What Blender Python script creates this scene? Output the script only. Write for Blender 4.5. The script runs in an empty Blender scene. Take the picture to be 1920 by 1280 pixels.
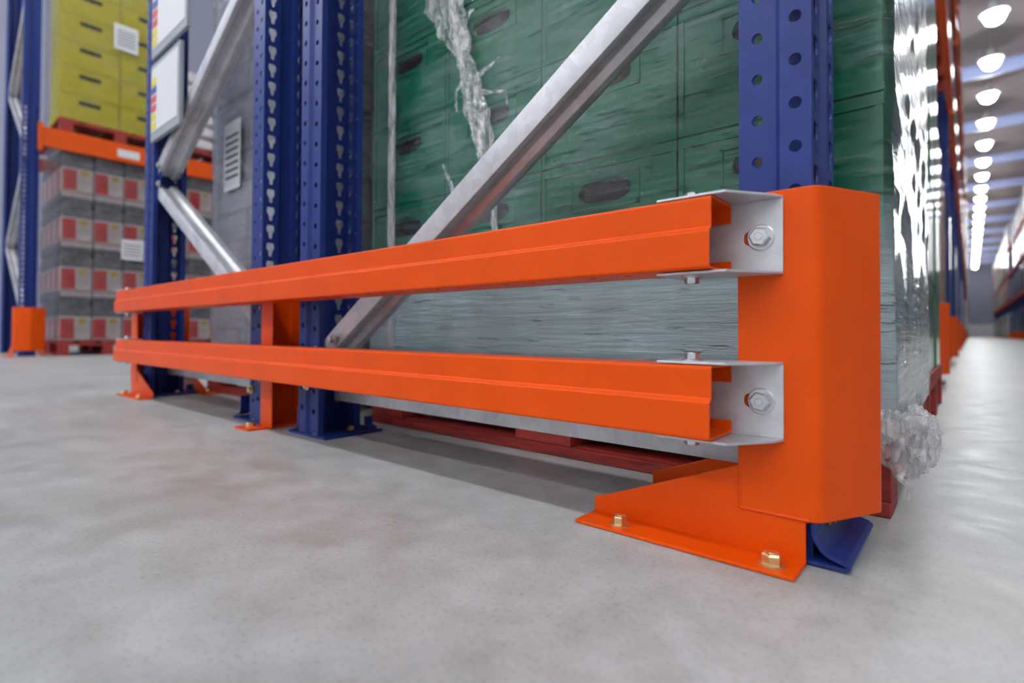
import bpy, bmesh, math, random
from mathutils import Vector, Matrix, noise

random.seed(7)
SC = bpy.context.scene
COL = SC.collection
PI = math.pi

# ------------------------------------------------------------------ camera
cam_d = bpy.data.cameras.new('camera')
cam = bpy.data.objects.new('camera', cam_d)
COL.objects.link(cam)
SC.camera = cam
YAW, PIT, ROL = 0.705612, 0.015608, 0.004790
fw = Vector((-math.sin(YAW)*math.cos(PIT), math.cos(YAW)*math.cos(PIT), math.sin(PIT)))
rt = Vector((math.cos(YAW), math.sin(YAW), 0))
up = rt.cross(fw)
rt2 = math.cos(ROL)*rt + math.sin(ROL)*up
up2 = -math.sin(ROL)*rt + math.cos(ROL)*up
m = Matrix((rt2, up2, -fw)).transposed().to_4x4()
m.translation = Vector((0.23798, -0.64305, 0.28276))
cam.matrix_world = m
cam_d.sensor_width = 36
cam_d.lens = 1007.5/1920*36
cam_d.shift_x = 0.0
cam_d.shift_y = -33.0/1920
cam_d.clip_start = 0.02
cam_d.clip_end = 300
cam_d.dof.use_dof = True
cam_d.dof.focus_distance = 0.86
cam_d.dof.aperture_fstop = 2.3

# ------------------------------------------------------------------ world, exposure
w = bpy.data.worlds.new('world'); SC.world = w
w.use_nodes = True
bg = w.node_tree.nodes['Background']
bg.inputs[0].default_value = (0.90, 0.95, 1.0, 1)
bg.inputs[1].default_value = 0.50
SC.view_settings.view_transform = 'Standard'
SC.view_settings.look = 'None'
SC.view_settings.gamma = 1
SC.view_settings.use_curve_mapping = False
SC.view_settings.exposure = 0.42
LAMP_POWER = 52.0      # rows over the aisles
LAMP_POWER_CROSS = 74.0  # brighter rows over the cross aisle, the further one added as fill
cy = SC.cycles
cy.max_bounces = 6; cy.diffuse_bounces = 3; cy.glossy_bounces = 2; cy.transmission_bounces = 2; cy.transparent_max_bounces = 6
cy.use_adaptive_sampling = True; cy.adaptive_threshold = 0.06
cy.use_light_tree = False

# ------------------------------------------------------------------ materials
MATS = {}
def newmat(name):
    mt = bpy.data.materials.new(name); mt.use_nodes = True
    nt = mt.node_tree
    b = nt.nodes['Principled BSDF']
    MATS[name] = mt
    return mt, nt, b
def N(nt, t, **kw):
    n = nt.nodes.new(t)
    for k, v in kw.items():
        if k in n.inputs: n.inputs[k].default_value = v
        else: setattr(n, k, v)
    return n
def simple(name, col, rough=0.5, metal=0.0, spec=0.5, var=0.0, vscale=20, bump=0.0, bscale=200, coat=0.0, stretch=(1,1,1)):
    mt, nt, b = newmat(name)
    b.inputs['Base Color'].default_value = (*col, 1)
    b.inputs['Roughness'].default_value = rough
    b.inputs['Metallic'].default_value = metal
    b.inputs['Specular IOR Level'].default_value = spec
    b.inputs['Coat Weight'].default_value = coat
    b.inputs['Coat Roughness'].default_value = 0.12
    if var or bump:
        tc = N(nt, 'ShaderNodeTexCoord'); mp = N(nt, 'ShaderNodeMapping')
        mp.inputs['Scale'].default_value = stretch
        nt.links.new(tc.outputs['Object'], mp.inputs[0])
    if var:
        no = N(nt, 'ShaderNodeTexNoise', Scale=vscale, Detail=4.0)
        nt.links.new(mp.outputs[0], no.inputs['Vector'])
        rp = N(nt, 'ShaderNodeValToRGB')
        rp.color_ramp.elements[0].position = 0.3; rp.color_ramp.elements[1].position = 0.7
        rp.color_ramp.elements[0].color = (*[c*(1-var) for c in col], 1)
        rp.color_ramp.elements[1].color = (*[min(1, c*(1+var)) for c in col], 1)
        nt.links.new(no.outputs['Fac'], rp.inputs[0]); nt.links.new(rp.outputs[0], b.inputs['Base Color'])
    if bump:
        n2 = N(nt, 'ShaderNodeTexNoise', Scale=bscale, Detail=3.0)
        nt.links.new(mp.outputs[0], n2.inputs['Vector'])
        bp = N(nt, 'ShaderNodeBump', Strength=bump, Distance=0.002)
        nt.links.new(n2.outputs['Fac'], bp.inputs['Height']); nt.links.new(bp.outputs[0], b.inputs['Normal'])
    return mt

simple('orange_paint', (0.80, 0.084, 0.001), rough=0.36, spec=0.2, var=0.05, vscale=9)
simple('orange_far', (0.80, 0.10, 0.006), rough=0.45, spec=0.3)
simple('blue_paint', (0.016, 0.037, 0.205), rough=0.36, spec=0.35, var=0.12, vscale=30)
simple('zinc_bolt', (0.66, 0.68, 0.71), rough=0.28, metal=0.95, var=0.15, vscale=60)
simple('yellow_zinc', (0.80, 0.64, 0.34), rough=0.3, metal=0.95, var=0.2, vscale=70)
simple('red_wood', (0.34, 0.032, 0.024), rough=0.6, var=0.35, vscale=14, bump=0.3, bscale=60, stretch=(1,6,6))
simple('wood', (0.36, 0.21, 0.11), rough=0.7, var=0.3, vscale=14, bump=0.3, bscale=60)
simple('green_plastic', (0.004, 0.27, 0.15), rough=0.35, var=0.1, vscale=8)
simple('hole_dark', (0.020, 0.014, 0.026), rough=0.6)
simple('yellow_plastic', (0.74, 0.64, 0.010), rough=0.4, var=0.08, vscale=6)
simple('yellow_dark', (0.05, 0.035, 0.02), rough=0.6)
simple('white_sheet', (0.76, 0.77, 0.80), rough=0.5)
simple('grey_board', (0.34, 0.37, 0.42), rough=0.5)
simple('ink', (0.10, 0.10, 0.13), rough=0.6)
simple('sign_yellow', (0.80, 0.66, 0.03), rough=0.5)
simple('sign_red', (0.70, 0.06, 0.07), rough=0.5)
simple('sign_blue', (0.05, 0.09, 0.36), rough=0.5)
simple('pack_red', (0.66, 0.035, 0.035), rough=0.35, var=0.25, vscale=9, coat=0.4)
simple('pack_white', (0.66, 0.56, 0.55), rough=0.4, var=0.2, vscale=12, coat=0.4)
simple('pack_grey', (0.17, 0.16, 0.18), rough=0.4, var=0.5, vscale=14, coat=0.4)
simple('pack_yellow', (0.60, 0.40, 0.06), rough=0.4)
simple('sack_white', (0.66, 0.64, 0.66), rough=0.6, var=0.1, vscale=12, bump=0.4, bscale=25)
simple('carton_lilac', (0.66, 0.66, 0.76), rough=0.45, var=0.3, vscale=5, coat=0.5)
simple('load_green', (0.018, 0.15, 0.075), rough=0.3, var=0.2, vscale=5, coat=0.7, bump=0.25, bscale=18)
simple('load_grey', (0.40, 0.40, 0.42), rough=0.3, var=0.25, vscale=6, coat=0.6, bump=0.25, bscale=18)
simple('load_pink', (0.42, 0.20, 0.19), rough=0.3, var=0.4, vscale=6, coat=0.5, bump=0.2, bscale=18)
simple('load_brown', (0.30, 0.20, 0.12), rough=0.4, var=0.3, vscale=6, coat=0.4)
simple('load_white', (0.60, 0.59, 0.60), rough=0.35, var=0.15, vscale=6, coat=0.5, bump=0.2, bscale=18)
simple('ceiling_panel', (0.42, 0.36, 0.37), rough=0.8, var=0.12, vscale=0.8)
simple('ceiling_steel', (0.50, 0.58, 0.90), rough=0.5)
simple('wall_paint', (0.36, 0.38, 0.50), rough=0.7)
simple('wall_cladding', (0.48, 0.50, 0.53), rough=0.7)
simple('wall_white', (0.80, 0.80, 0.80), rough=0.6)
simple('lamp_housing', (0.5, 0.5, 0.52), rough=0.5)

# galvanised steel with a faint spangle
mt, nt, b = newmat('galvanised')
b.inputs['Metallic'].default_value = 0.6
tc = N(nt, 'ShaderNodeTexCoord')
vo = N(nt, 'ShaderNodeTexVoronoi', Scale=55.0)
no = N(nt, 'ShaderNodeTexNoise', Scale=9.0, Detail=5.0)
nt.links.new(tc.outputs['Object'], vo.inputs['Vector']); nt.links.new(tc.outputs['Object'], no.inputs['Vector'])
mx = N(nt, 'ShaderNodeMath', operation='MULTIPLY_ADD'); mx.inputs[1].default_value = 0.25
nt.links.new(vo.outputs['Color'], mx.inputs[0]); nt.links.new(no.outputs['Fac'], mx.inputs[2])
rp = N(nt, 'ShaderNodeValToRGB')
rp.color_ramp.elements[0].position = 0.35; rp.color_ramp.elements[0].color = (0.50, 0.51, 0.54, 1)
rp.color_ramp.elements[1].position = 0.85; rp.color_ramp.elements[1].color = (0.74, 0.75, 0.79, 1)
nt.links.new(mx.outputs[0], rp.inputs[0]); nt.links.new(rp.outputs[0], b.inputs['Base Color'])
r2 = N(nt, 'ShaderNodeMapRange'); r2.inputs['To Min'].default_value = 0.30; r2.inputs['To Max'].default_value = 0.52
nt.links.new(mx.outputs[0], r2.inputs['Value']); nt.links.new(r2.outputs[0], b.inputs['Roughness'])

# power-floated concrete
mt, nt, b = newmat('concrete')
tc = N(nt, 'ShaderNodeTexCoord')
n1 = N(nt, 'ShaderNodeTexNoise', Scale=1.7, Detail=6.0, Roughness=0.62)
n2 = N(nt, 'ShaderNodeTexNoise', Scale=14.0, Detail=8.0, Roughness=0.7)
n3 = N(nt, 'ShaderNodeTexNoise', Scale=170.0, Detail=3.0, Roughness=0.6)
for n in (n1, n2, n3): nt.links.new(tc.outputs['Object'], n.inputs['Vector'])
r1 = N(nt, 'ShaderNodeValToRGB')
e = r1.color_ramp.elements
e[0].position = 0.30; e[0].color = (0.375, 0.383, 0.362, 1)
e[1].position = 0.66; e[1].color = (0.515, 0.54, 0.545, 1)
q = e.new(0.48); q.color = (0.455, 0.476, 0.474, 1)
nt.links.new(n1.outputs['Fac'], r1.inputs[0])
r2 = N(nt, 'ShaderNodeValToRGB')
e = r2.color_ramp.elements
e[0].position = 0.30; e[0].color = (0.74, 0.735, 0.715, 1)
e[1].position = 0.62; e[1].color = (1.06, 1.06, 1.06, 1)
nt.links.new(n2.outputs['Fac'], r2.inputs[0])
r3 = N(nt, 'ShaderNodeValToRGB')
e = r3.color_ramp.elements
e[0].position = 0.33; e[0].color = (0.55, 0.54, 0.52, 1)
e[1].position = 0.45; e[1].color = (1, 1, 1, 1)
nt.links.new(n3.outputs['Fac'], r3.inputs[0])
m1 = N(nt, 'ShaderNodeMix', data_type='RGBA', blend_type='MULTIPLY'); m1.inputs[0].default_value = 0.8
m2 = N(nt, 'ShaderNodeMix', data_type='RGBA', blend_type='MULTIPLY'); m2.inputs[0].default_value = 0.5
nt.links.new(r1.outputs[0], m1.inputs[6]); nt.links.new(r2.outputs[0], m1.inputs[7])
nt.links.new(m1.outputs[2], m2.inputs[6]); nt.links.new(r3.outputs[0], m2.inputs[7])
nt.links.new(m2.outputs[2], b.inputs['Base Color'])
rr = N(nt, 'ShaderNodeMapRange'); rr.inputs['From Min'].default_value = 0.3; rr.inputs['From Max'].default_value = 0.7
rr.inputs['To Min'].default_value = 0.33; rr.inputs['To Max'].default_value = 0.52
nt.links.new(n2.outputs['Fac'], rr.inputs['Value']); nt.links.new(rr.outputs[0], b.inputs['Roughness'])

# stretch film: clear, partly milky where many layers overlap, glossy
def film_mat(name, haze0, haze1, low_z=None, gloss=0.9, col=(0.80, 0.84, 0.88)):
    mt = bpy.data.materials.new(name); mt.use_nodes = True; MATS[name] = mt
    nt = mt.node_tree; nt.nodes.clear()
    out = N(nt, 'ShaderNodeOutputMaterial')
    tc = N(nt, 'ShaderNodeTexCoord')
    mp = N(nt, 'ShaderNodeMapping'); mp.inputs['Scale'].default_value = (1.6, 1.6, 26); mp.inputs['Rotation'].default_value = (0.06, 0.10, 0)
    mp2 = N(nt, 'ShaderNodeMapping'); mp2.inputs['Scale'].default_value = (3.0, 3.0, 3.6); mp2.inputs['Rotation'].default_value = (0, 0.6, 0)
    nt.links.new(tc.outputs['Object'], mp.inputs[0]); nt.links.new(tc.outputs['Object'], mp2.inputs[0])
    a = N(nt, 'ShaderNodeTexNoise', Scale=3.0, Detail=5.0, Roughness=0.65, Distortion=0.3)
    c = N(nt, 'ShaderNodeTexNoise', Scale=1.3, Detail=4.0, Roughness=0.6, Distortion=0.8)
    nt.links.new(mp.outputs[0], a.inputs['Vector']); nt.links.new(mp2.outputs[0], c.inputs['Vector'])
    mul = N(nt, 'ShaderNodeMath', operation='MULTIPLY')
    nt.links.new(a.outputs['Fac'], mul.inputs[0]); nt.links.new(c.outputs['Fac'], mul.inputs[1])
    hz = N(nt, 'ShaderNodeMapRange'); hz.inputs['From Min'].default_value = 0.12; hz.inputs['From Max'].default_value = 0.42
    hz.inputs['To Min'].default_value = haze0; hz.inputs['To Max'].default_value = haze1
    nt.links.new(mul.outputs[0], hz.inputs['Value'])
    fac = hz.outputs[0]
    if low_z:
        sx = N(nt, 'ShaderNodeSeparateXYZ'); nt.links.new(tc.outputs['Object'], sx.inputs[0])
        wob = N(nt, 'ShaderNodeMath', operation='MULTIPLY_ADD'); wob.inputs[1].default_value = 0.10
        nt.links.new(c.outputs['Fac'], wob.inputs[0]); nt.links.new(sx.outputs['Z'], wob.inputs[2])
        lz = N(nt, 'ShaderNodeMapRange'); lz.inputs['From Min'].default_value = low_z[0]; lz.inputs['From Max'].default_value = low_z[1]
        lz.inputs['To Min'].default_value = low_z[2]; lz.inputs['To Max'].default_value = 0.0
        nt.links.new(wob.outputs[0], lz.inputs['Value'])
        ad = N(nt, 'ShaderNodeMath', operation='ADD', use_clamp=True)
        nt.links.new(fac, ad.inputs[0]); nt.links.new(lz.outputs[0], ad.inputs[1]); fac = ad.outputs[0]
    bp = N(nt, 'ShaderNodeBump', Strength=0.85, Distance=0.007)
    mp3 = N(nt, 'ShaderNodeMapping'); mp3.inputs['Scale'].default_value = (11, 11, 85); mp3.inputs['Rotation'].default_value = (0.05, 0.08, 0)
    nt.links.new(tc.outputs['Object'], mp3.inputs[0])
    cr = N(nt, 'ShaderNodeTexNoise', Scale=1.0, Detail=2.0, Roughness=0.5); nt.links.new(mp3.outputs[0], cr.inputs['Vector'])
    cm = N(nt, 'ShaderNodeMapRange'); cm.inputs['From Min'].default_value = 0.63; cm.inputs['From Max'].default_value = 0.72; cm.inputs['To Max'].default_value = 0.9
    nt.links.new(cr.outputs['Fac'], cm.inputs['Value'])
    hs = N(nt, 'ShaderNodeMath', operation='ADD'); nt.links.new(a.outputs['Fac'], hs.inputs[0]); nt.links.new(cm.outputs[0], hs.inputs[1])
    nt.links.new(hs.outputs[0], bp.inputs['Height'])
    tr = N(nt, 'ShaderNodeBsdfTransparent'); tr.inputs[0].default_value = (0.97, 0.985, 0.99, 1)
    df = N(nt, 'ShaderNodeBsdfDiffuse'); df.inputs[0].default_value = (*col, 1)
    nt.links.new(bp.outputs[0], df.inputs['Normal'])
    s1 = N(nt, 'ShaderNodeMixShader'); nt.links.new(fac, s1.inputs[0]); nt.links.new(tr.outputs[0], s1.inputs[1]); nt.links.new(df.outputs[0], s1.inputs[2])
    gl = N(nt, 'ShaderNodeBsdfGlossy'); gl.inputs['Roughness'].default_value = 0.09
    nt.links.new(bp.outputs[0], gl.inputs['Normal'])
    fr = N(nt, 'ShaderNodeFresnel', IOR=1.5); nt.links.new(bp.outputs[0], fr.inputs['Normal'])
    fm = N(nt, 'ShaderNodeMath', operation='MULTIPLY', use_clamp=True); fm.inputs[1].default_value = gloss*1.6
    nt.links.new(fr.outputs[0], fm.inputs[0])
    s2 = N(nt, 'ShaderNodeMixShader'); nt.links.new(fm.outputs[0], s2.inputs[0]); nt.links.new(s1.outputs[0], s2.inputs[1]); nt.links.new(gl.outputs[0], s2.inputs[2])
    nt.links.new(s2.outputs[0], out.inputs[0])
    return mt
film_mat('film', -0.07, 0.19, gloss=0.7, low_z=(0.42, 0.56, 0.50), col=(0.70, 0.84, 0.92))
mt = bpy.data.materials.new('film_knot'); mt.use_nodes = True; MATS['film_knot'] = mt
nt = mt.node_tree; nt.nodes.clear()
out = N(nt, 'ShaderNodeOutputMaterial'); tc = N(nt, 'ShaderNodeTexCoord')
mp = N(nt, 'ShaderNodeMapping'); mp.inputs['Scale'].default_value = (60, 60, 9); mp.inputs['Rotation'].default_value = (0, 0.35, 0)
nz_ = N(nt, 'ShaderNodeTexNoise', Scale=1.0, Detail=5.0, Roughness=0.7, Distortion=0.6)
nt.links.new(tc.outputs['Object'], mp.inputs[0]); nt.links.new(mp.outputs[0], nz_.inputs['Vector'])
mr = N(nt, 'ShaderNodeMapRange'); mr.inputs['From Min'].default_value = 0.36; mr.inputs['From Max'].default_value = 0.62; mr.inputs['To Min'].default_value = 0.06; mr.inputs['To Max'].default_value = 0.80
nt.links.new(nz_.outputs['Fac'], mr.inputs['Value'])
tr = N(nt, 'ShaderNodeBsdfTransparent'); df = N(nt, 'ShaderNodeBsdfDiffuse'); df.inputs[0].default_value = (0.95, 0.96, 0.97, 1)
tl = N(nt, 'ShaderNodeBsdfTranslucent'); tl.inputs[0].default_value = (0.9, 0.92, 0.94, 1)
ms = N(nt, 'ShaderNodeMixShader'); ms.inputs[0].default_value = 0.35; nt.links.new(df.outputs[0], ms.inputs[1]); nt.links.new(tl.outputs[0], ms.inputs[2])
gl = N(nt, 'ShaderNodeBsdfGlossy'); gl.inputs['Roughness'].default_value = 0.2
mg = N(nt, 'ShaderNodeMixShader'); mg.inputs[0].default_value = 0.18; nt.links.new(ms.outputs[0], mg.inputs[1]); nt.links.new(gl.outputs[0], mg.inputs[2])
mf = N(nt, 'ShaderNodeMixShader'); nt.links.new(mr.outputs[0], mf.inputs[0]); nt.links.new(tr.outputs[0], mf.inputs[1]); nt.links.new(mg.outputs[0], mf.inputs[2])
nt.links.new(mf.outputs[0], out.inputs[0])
film_mat('film_far', 0.0, 0.09, gloss=0.45)
film_mat('film_grey', 0.05, 0.45, col=(0.82, 0.84, 0.93))

for nm, pw in (('lamp_glow', LAMP_POWER), ('lamp_glow_cross', LAMP_POWER_CROSS)):
    mt, nt, b = newmat(nm)
    b.inputs['Base Color'].default_value = (0, 0, 0, 1)
    b.inputs['Emission Color'].default_value = (0.965, 0.99, 1.0, 1)
    b.inputs['Emission Strength'].default_value = pw

# ------------------------------------------------------------------ mesh helpers
def fillet(pts, r, n=4):
    """round the inner corners of a 2D polyline; r is a number or one radius per point"""
    out = [Vector(pts[0])]
    for i in range(1, len(pts)-1):
        a, p, c = Vector(pts[i-1]), Vector(pts[i]), Vector(pts[i+1])
        ri = r if isinstance(r, (int, float)) else r[i]
        d1, d2 = (a-p).normalized(), (c-p).normalized()
        ang = d1.angle(d2)
        if ri <= 0 or ang > 3.1: out.append(p); continue
        t = min(ri/math.tan(ang/2), (a-p).length*0.49, (c-p).length*0.49)
        rad = t*math.tan(ang/2)
        bis = (d1+d2).normalized(); ctr = p + bis*(rad/math.sin(ang/2))
        s, e2 = p+d1*t, p+d2*t
        a0 = math.atan2(s.y-ctr.y, s.x-ctr.x); a1 = math.atan2(e2.y-ctr.y, e2.x-ctr.x)
        da = (a1-a0+PI) % (2*PI) - PI
        for k in range(n+1):
            th = a0+da*k/n
            out.append(Vector((ctr.x+rad*math.cos(th), ctr.y+rad*math.sin(th))))
    out.append(Vector(pts[-1]))
    return out

def offset(pts, t):
    """offset an open polyline to its left by t with mitred corners"""
    res = []
    n = len(pts)
    for i in range(n):
        if i == 0: d = (pts[1]-pts[0]).normalized(); nn = Vector((-d.y, d.x)); res.append(pts[0]+nn*t); continue
        if i == n-1: d = (pts[-1]-pts[-2]).normalized(); nn = Vector((-d.y, d.x)); res.append(pts[-1]+nn*t); continue
        d1 = (pts[i]-pts[i-1]).normalized(); d2 = (pts[i+1]-pts[i]).normalized()
        n1 = Vector((-d1.y, d1.x)); n2 = Vector((-d2.y, d2.x))
        b_ = (n1+n2).normalized(); res.append(pts[i]+b_*(t/max(0.3, b_.dot(n1))))
    return res

AX = {'Z': lambda a, b_, c: (a, b_, c), 'Y': lambda a, b_, c: (a, c, b_), 'X': lambda a, b_, c: (c, a, b_)}

class MB:
    def __init__(s): s.v = []; s.f = []; s.mi = []; s.cur = 0
    def add(s, verts, faces):
        o = len(s.v); s.v += [tuple(x) for x in verts]
        for f in faces: s.f.append(tuple(i+o for i in f)); s.mi.append(s.cur)
        return s
    def box(s, x0, x1, y0, y1, z0, z1):
        return s.add([(x0,y0,z0),(x1,y0,z0),(x1,y1,z0),(x0,y1,z0),(x0,y0,z1),(x1,y0,z1),(x1,y1,z1),(x0,y1,z1)],
                     [(0,3,2,1),(4,5,6,7),(0,1,5,4),(1,2,6,5),(2,3,7,6),(3,0,4,7)])
    def prism(s, poly, axis, a, b_):
        """closed polygon extruded along an axis"""
        n = len(poly); F = AX[axis]
        vs = [F(p[0], p[1], a) for p in poly]+[F(p[0], p[1], b_) for p in poly]
        fs = [tuple(range(n-1, -1, -1)), tuple(range(n, 2*n))]+[(i, (i+1) % n, n+(i+1) % n, n+i) for i in range(n)]
        return s.add(vs, fs)
    def sheet(s, pts, t, axis, a, b_):
        """bent sheet: polyline with thickness extruded along an axis (quads, so that open sections stay open)"""
        pts = [Vector(p) for p in pts]; q = offset(pts, t); n = len(pts); F = AX[axis]
        vs = []
        for k in (a, b_):
            vs += [F(p.x, p.y, k) for p in pts]; vs += [F(p.x, p.y, k) for p in q]
        fs = []
        for i in range(n-1):
            fs += [(i, i+1, 2*n+i+1, 2*n+i), (n+i, 3*n+i, 3*n+i+1, n+i+1), (i, n+i, n+i+1, i+1), (2*n+i, 2*n+i+1, 3*n+i+1, 3*n+i)]
        fs += [(0, 2*n, 3*n, n), (n-1, 2*n-1, 4*n-1, 3*n-1)]
        return s.add(vs, fs)
    def cyl(s, c, r, h, axis='Z', n=16, r2=None):
        r2 = r if r2 is None else r2; F = AX[axis]; C3 = Vector(c)
        vs = [C3+Vector(F(r*math.cos(2*PI*i/n), r*math.sin(2*PI*i/n), 0)) for i in range(n)]
        vs += [C3+Vector(F(r2*math.cos(2*PI*i/n), r2*math.sin(2*PI*i/n), h)) for i in range(n)]
        return s.add(vs, [tuple(range(n-1, -1, -1)), tuple(range(n, 2*n))]+[(i, (i+1) % n, n+(i+1) % n, n+i) for i in range(n)])
    def bar(s, A, B, sec, t):
        """bent-sheet section (y, n) swept along a line A-B lying in an XZ plane; n is the in-plane normal"""
        A, B = Vector(A), Vector(B); d = (B-A).normalized(); nrm = Vector((-d.z, 0, d.x))
        pts = [Vector(p) for p in sec]; q = offset(pts, t); n = len(pts); vs = []
        for P in (A, B):
            for L in (pts, q): vs += [P+Vector((0, p.x, 0))+nrm*p.y for p in L]
        fs = []
        for i in range(n-1):
            fs += [(i, i+1, 2*n+i+1, 2*n+i), (n+i, 3*n+i, 3*n+i+1, n+i+1), (i, n+i, n+i+1, i+1), (2*n+i, 2*n+i+1, 3*n+i+1, 3*n+i)]
        fs += [(0, 2*n, 3*n, n), (n-1, 2*n-1, 4*n-1, 3*n-1)]
        return s.add(vs, fs)
    def build(s, name, mat, parent=None, fx=None, smooth=False, bevel=0.0):
        vs = s.v if fx is None else [fx(v) for v in s.v]
        me = bpy.data.meshes.new(name)
        me.from_pydata(vs, [], s.f)
        mats = mat if isinstance(mat, (list, tuple)) else [mat]
        for k in mats: me.materials.append(MATS[k])
        if len(mats) > 1:
            me.polygons.foreach_set('material_index', s.mi)
        bm = bmesh.new(); bm.from_mesh(me)
        bmesh.ops.recalc_face_normals(bm, faces=bm.faces)
        bm.to_mesh(me); bm.free()
        if smooth:
            me.polygons.foreach_set('use_smooth', [True]*len(me.polygons))
            me.set_sharp_from_angle(angle=math.radians(35))
        o = bpy.data.objects.new(name, me); COL.objects.link(o)
        if parent: o.parent = parent
        if bevel:
            bv = o.modifiers.new('bevel', 'BEVEL'); bv.width = bevel; bv.segments = 2; bv.limit_method = 'ANGLE'; bv.angle_limit = 0.7
        return o

def tag(o, label, cat, group=None, kind=None):
    if label: o['label'] = label
    if cat: o['category'] = cat
    if group: o['group'] = group
    if kind: o['kind'] = kind
    return o
def thing(name, label, cat, loc=(0, 0, 0), group=None):
    o = bpy.data.objects.new(name, None); COL.objects.link(o); o.location = loc
    o.empty_display_size = 0.1
    return tag(o, label, cat, group)
KIDS = {}
def copy_tree(o, parent=None):
    c = o.copy(); COL.objects.link(c)
    if parent: c.parent = parent
    for ch in o.children: copy_tree(ch, c)
    return c
def relabel(o, label, group=None):
    o['label'] = label
    if group: o['group'] = group
    return o
ORD = ['first', 'second', 'third', 'fourth', 'fifth', 'sixth', 'seventh', 'eighth', 'ninth', 'tenth', 'eleventh', 'twelfth']

def hexbolt(name, parent, pos, axis, sgn, r=0.0115, h=0.009, mat='zinc_bolt', fx=None, rot=0.2):
    """washer, hexagon head with chamfered top and a raised mark; axis points out of the surface"""
    mb = MB(); F = AX[axis]; P = Vector(pos)
    def ring(rad, hh, n, ph=0.0): return [P+Vector(F(rad*math.cos(2*PI*i/n+ph), rad*math.sin(2*PI*i/n+ph), hh*sgn)) for i in range(n)]
    def loft(rings, n):
        vs = sum(rings, []); fs = [tuple(range(n-1, -1, -1)), tuple(range((len(rings)-1)*n, len(rings)*n))]
        for k in range(len(rings)-1): fs += [(k*n+i, k*n+(i+1) % n, (k+1)*n+(i+1) % n, (k+1)*n+i) for i in range(n)]
        mb.add(vs, fs)
    loft([ring(r*1.32, 0, 24), ring(r*1.32, 0.0016, 24), ring(r*1.25, 0.0022, 24)], 24)
    loft([ring(r, 0.002, 6, rot), ring(r, h*0.86, 6, rot), ring(r*0.86, h, 6, rot)], 6)
    loft([ring(r*0.42, h-0.0004, 12), ring(r*0.36, h+0.0006, 12)], 12)
    for i in range(3):
        a = 2*PI*i/3+rot+0.5
        c = P+Vector(F(r*0.62*math.cos(a), r*0.62*math.sin(a), (h-0.0004)*sgn))
        vs = [c+Vector(F(r*0.09*math.cos(2*PI*j/6), r*0.09*math.sin(2*PI*j/6), k*sgn)) for k in (0, 0.0009) for j in range(6)]
        mb.add(vs, [tuple(range(5, -1, -1)), tuple(range(6, 12))]+[(j, (j+1) % 6, 6+(j+1) % 6, 6+j) for j in range(6)])
    return mb.build(name, mat, parent, fx)

# ------------------------------------------------------------------ the setting
def structure(name, mb, mat, parent=None, **k):
    o = mb.build(name, mat, parent, **k); o['kind'] = 'structure'; return o
structure('floor', MB().box(-14, 9, -14, 92, -0.2, 0), 'concrete')
structure('ceiling', MB().box(-14, 9, -14, 92, 9.45, 9.6), 'ceiling_panel')
structure('wall_right', MB().box(9, 9.2, -14, 92, 0, 9.6), 'wall_cladding')
structure('wall_front', MB().box(-14.2, 9.2, -14.2, -14, 0, 9.6), 'wall_white')
structure('wall_left', MB().box(-14.2, -14, -14, 92, 0, 9.6), 'wall_paint')
we = structure('wall_end', MB().box(-14, 9, 92, 92.3, 1.6, 9.6), 'wall_paint')
structure('wall_end_plinth', MB().box(-14, 9, 91.9, 92.3, 0, 1.6), 'wall_white')
for k in range(16):
    y = -8+6.3*k
    mb = MB().box(-14, 9, y-0.10, y+0.10, 9.02, 9.06).box(-14, 9, y-0.10, y+0.10, 9.41, 9.45).box(-14, 9, y-0.02, y+0.02, 9.06, 9.41)
    structure('trim_%d' % (k+1), mb, 'ceiling_steel')

# lamps: rows over the aisles, one per bay
lamp0 = {}
def lamp(x, y, label, group, glow='lamp_glow'):
    if glow not in lamp0:
        t = thing('ceiling_lamp', '', 'lamp')
        mb = MB().cyl((0, 0, 0.0), 0.30, 0.10, n=24, r2=0.16).cyl((0, 0, 0.10), 0.12, 0.20, n=16).cyl((0, 0, 0.30), 0.012, 0.35, n=8)
        mb.build('housing', 'lamp_housing', t)
        n = 12; rings = [(0.25, -0.002), (0.235, -0.10), (0.18, -0.22), (0.08, -0.28)]
        db = MB(); db.add([(r*math.cos(2*PI*i/n), r*math.sin(2*PI*i/n), z) for r, z in rings for i in range(n)],
                          [tuple(range(36, 48))]+[(k*n+i, k*n+(i+1) % n, (k+1)*n+(i+1) % n, (k+1)*n+i) for k in range(3) for i in range(n)])
        db.build('diffuser', glow, t)
        lamp0[glow] = t; o = t
    else: o = copy_tree(lamp0[glow])
    o.location = (x, y, 8.8); relabel(o, label, group)
for i in range(-5, 23):
    seen = i >= -1
    lamp(0.79, 18.39+3.17*i, ('round white lamp over the aisle, %s from the nearest in view' % ORD[i+1] if i < 11 else 'small far lamp in the merging end of the row over the aisle') if seen else 'high-bay lamp over the aisle nearer than the first one in view',
         'lamps over the right aisle' if seen else 'lamps overhead out of view')
for i in range(8):
    lamp(-5.0, -1.3+3.17*i, 'high-bay lamp over the aisle on the left, overhead', 'lamps overhead out of view')
for i in range(10):
    lamp(-13.0+2.35*i, -4.15, 'high-bay lamp in the nearer row over the cross aisle, overhead', 'lamps overhead out of view', 'lamp_glow_cross')
    lamp(-13.0+2.35*i, -10.4, 'high-bay lamp added as front fill, further row over the cross aisle, overhead', 'lamps overhead out of view', 'lamp_glow_cross')  # unseen row added behind the camera to brighten the front faces

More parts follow.
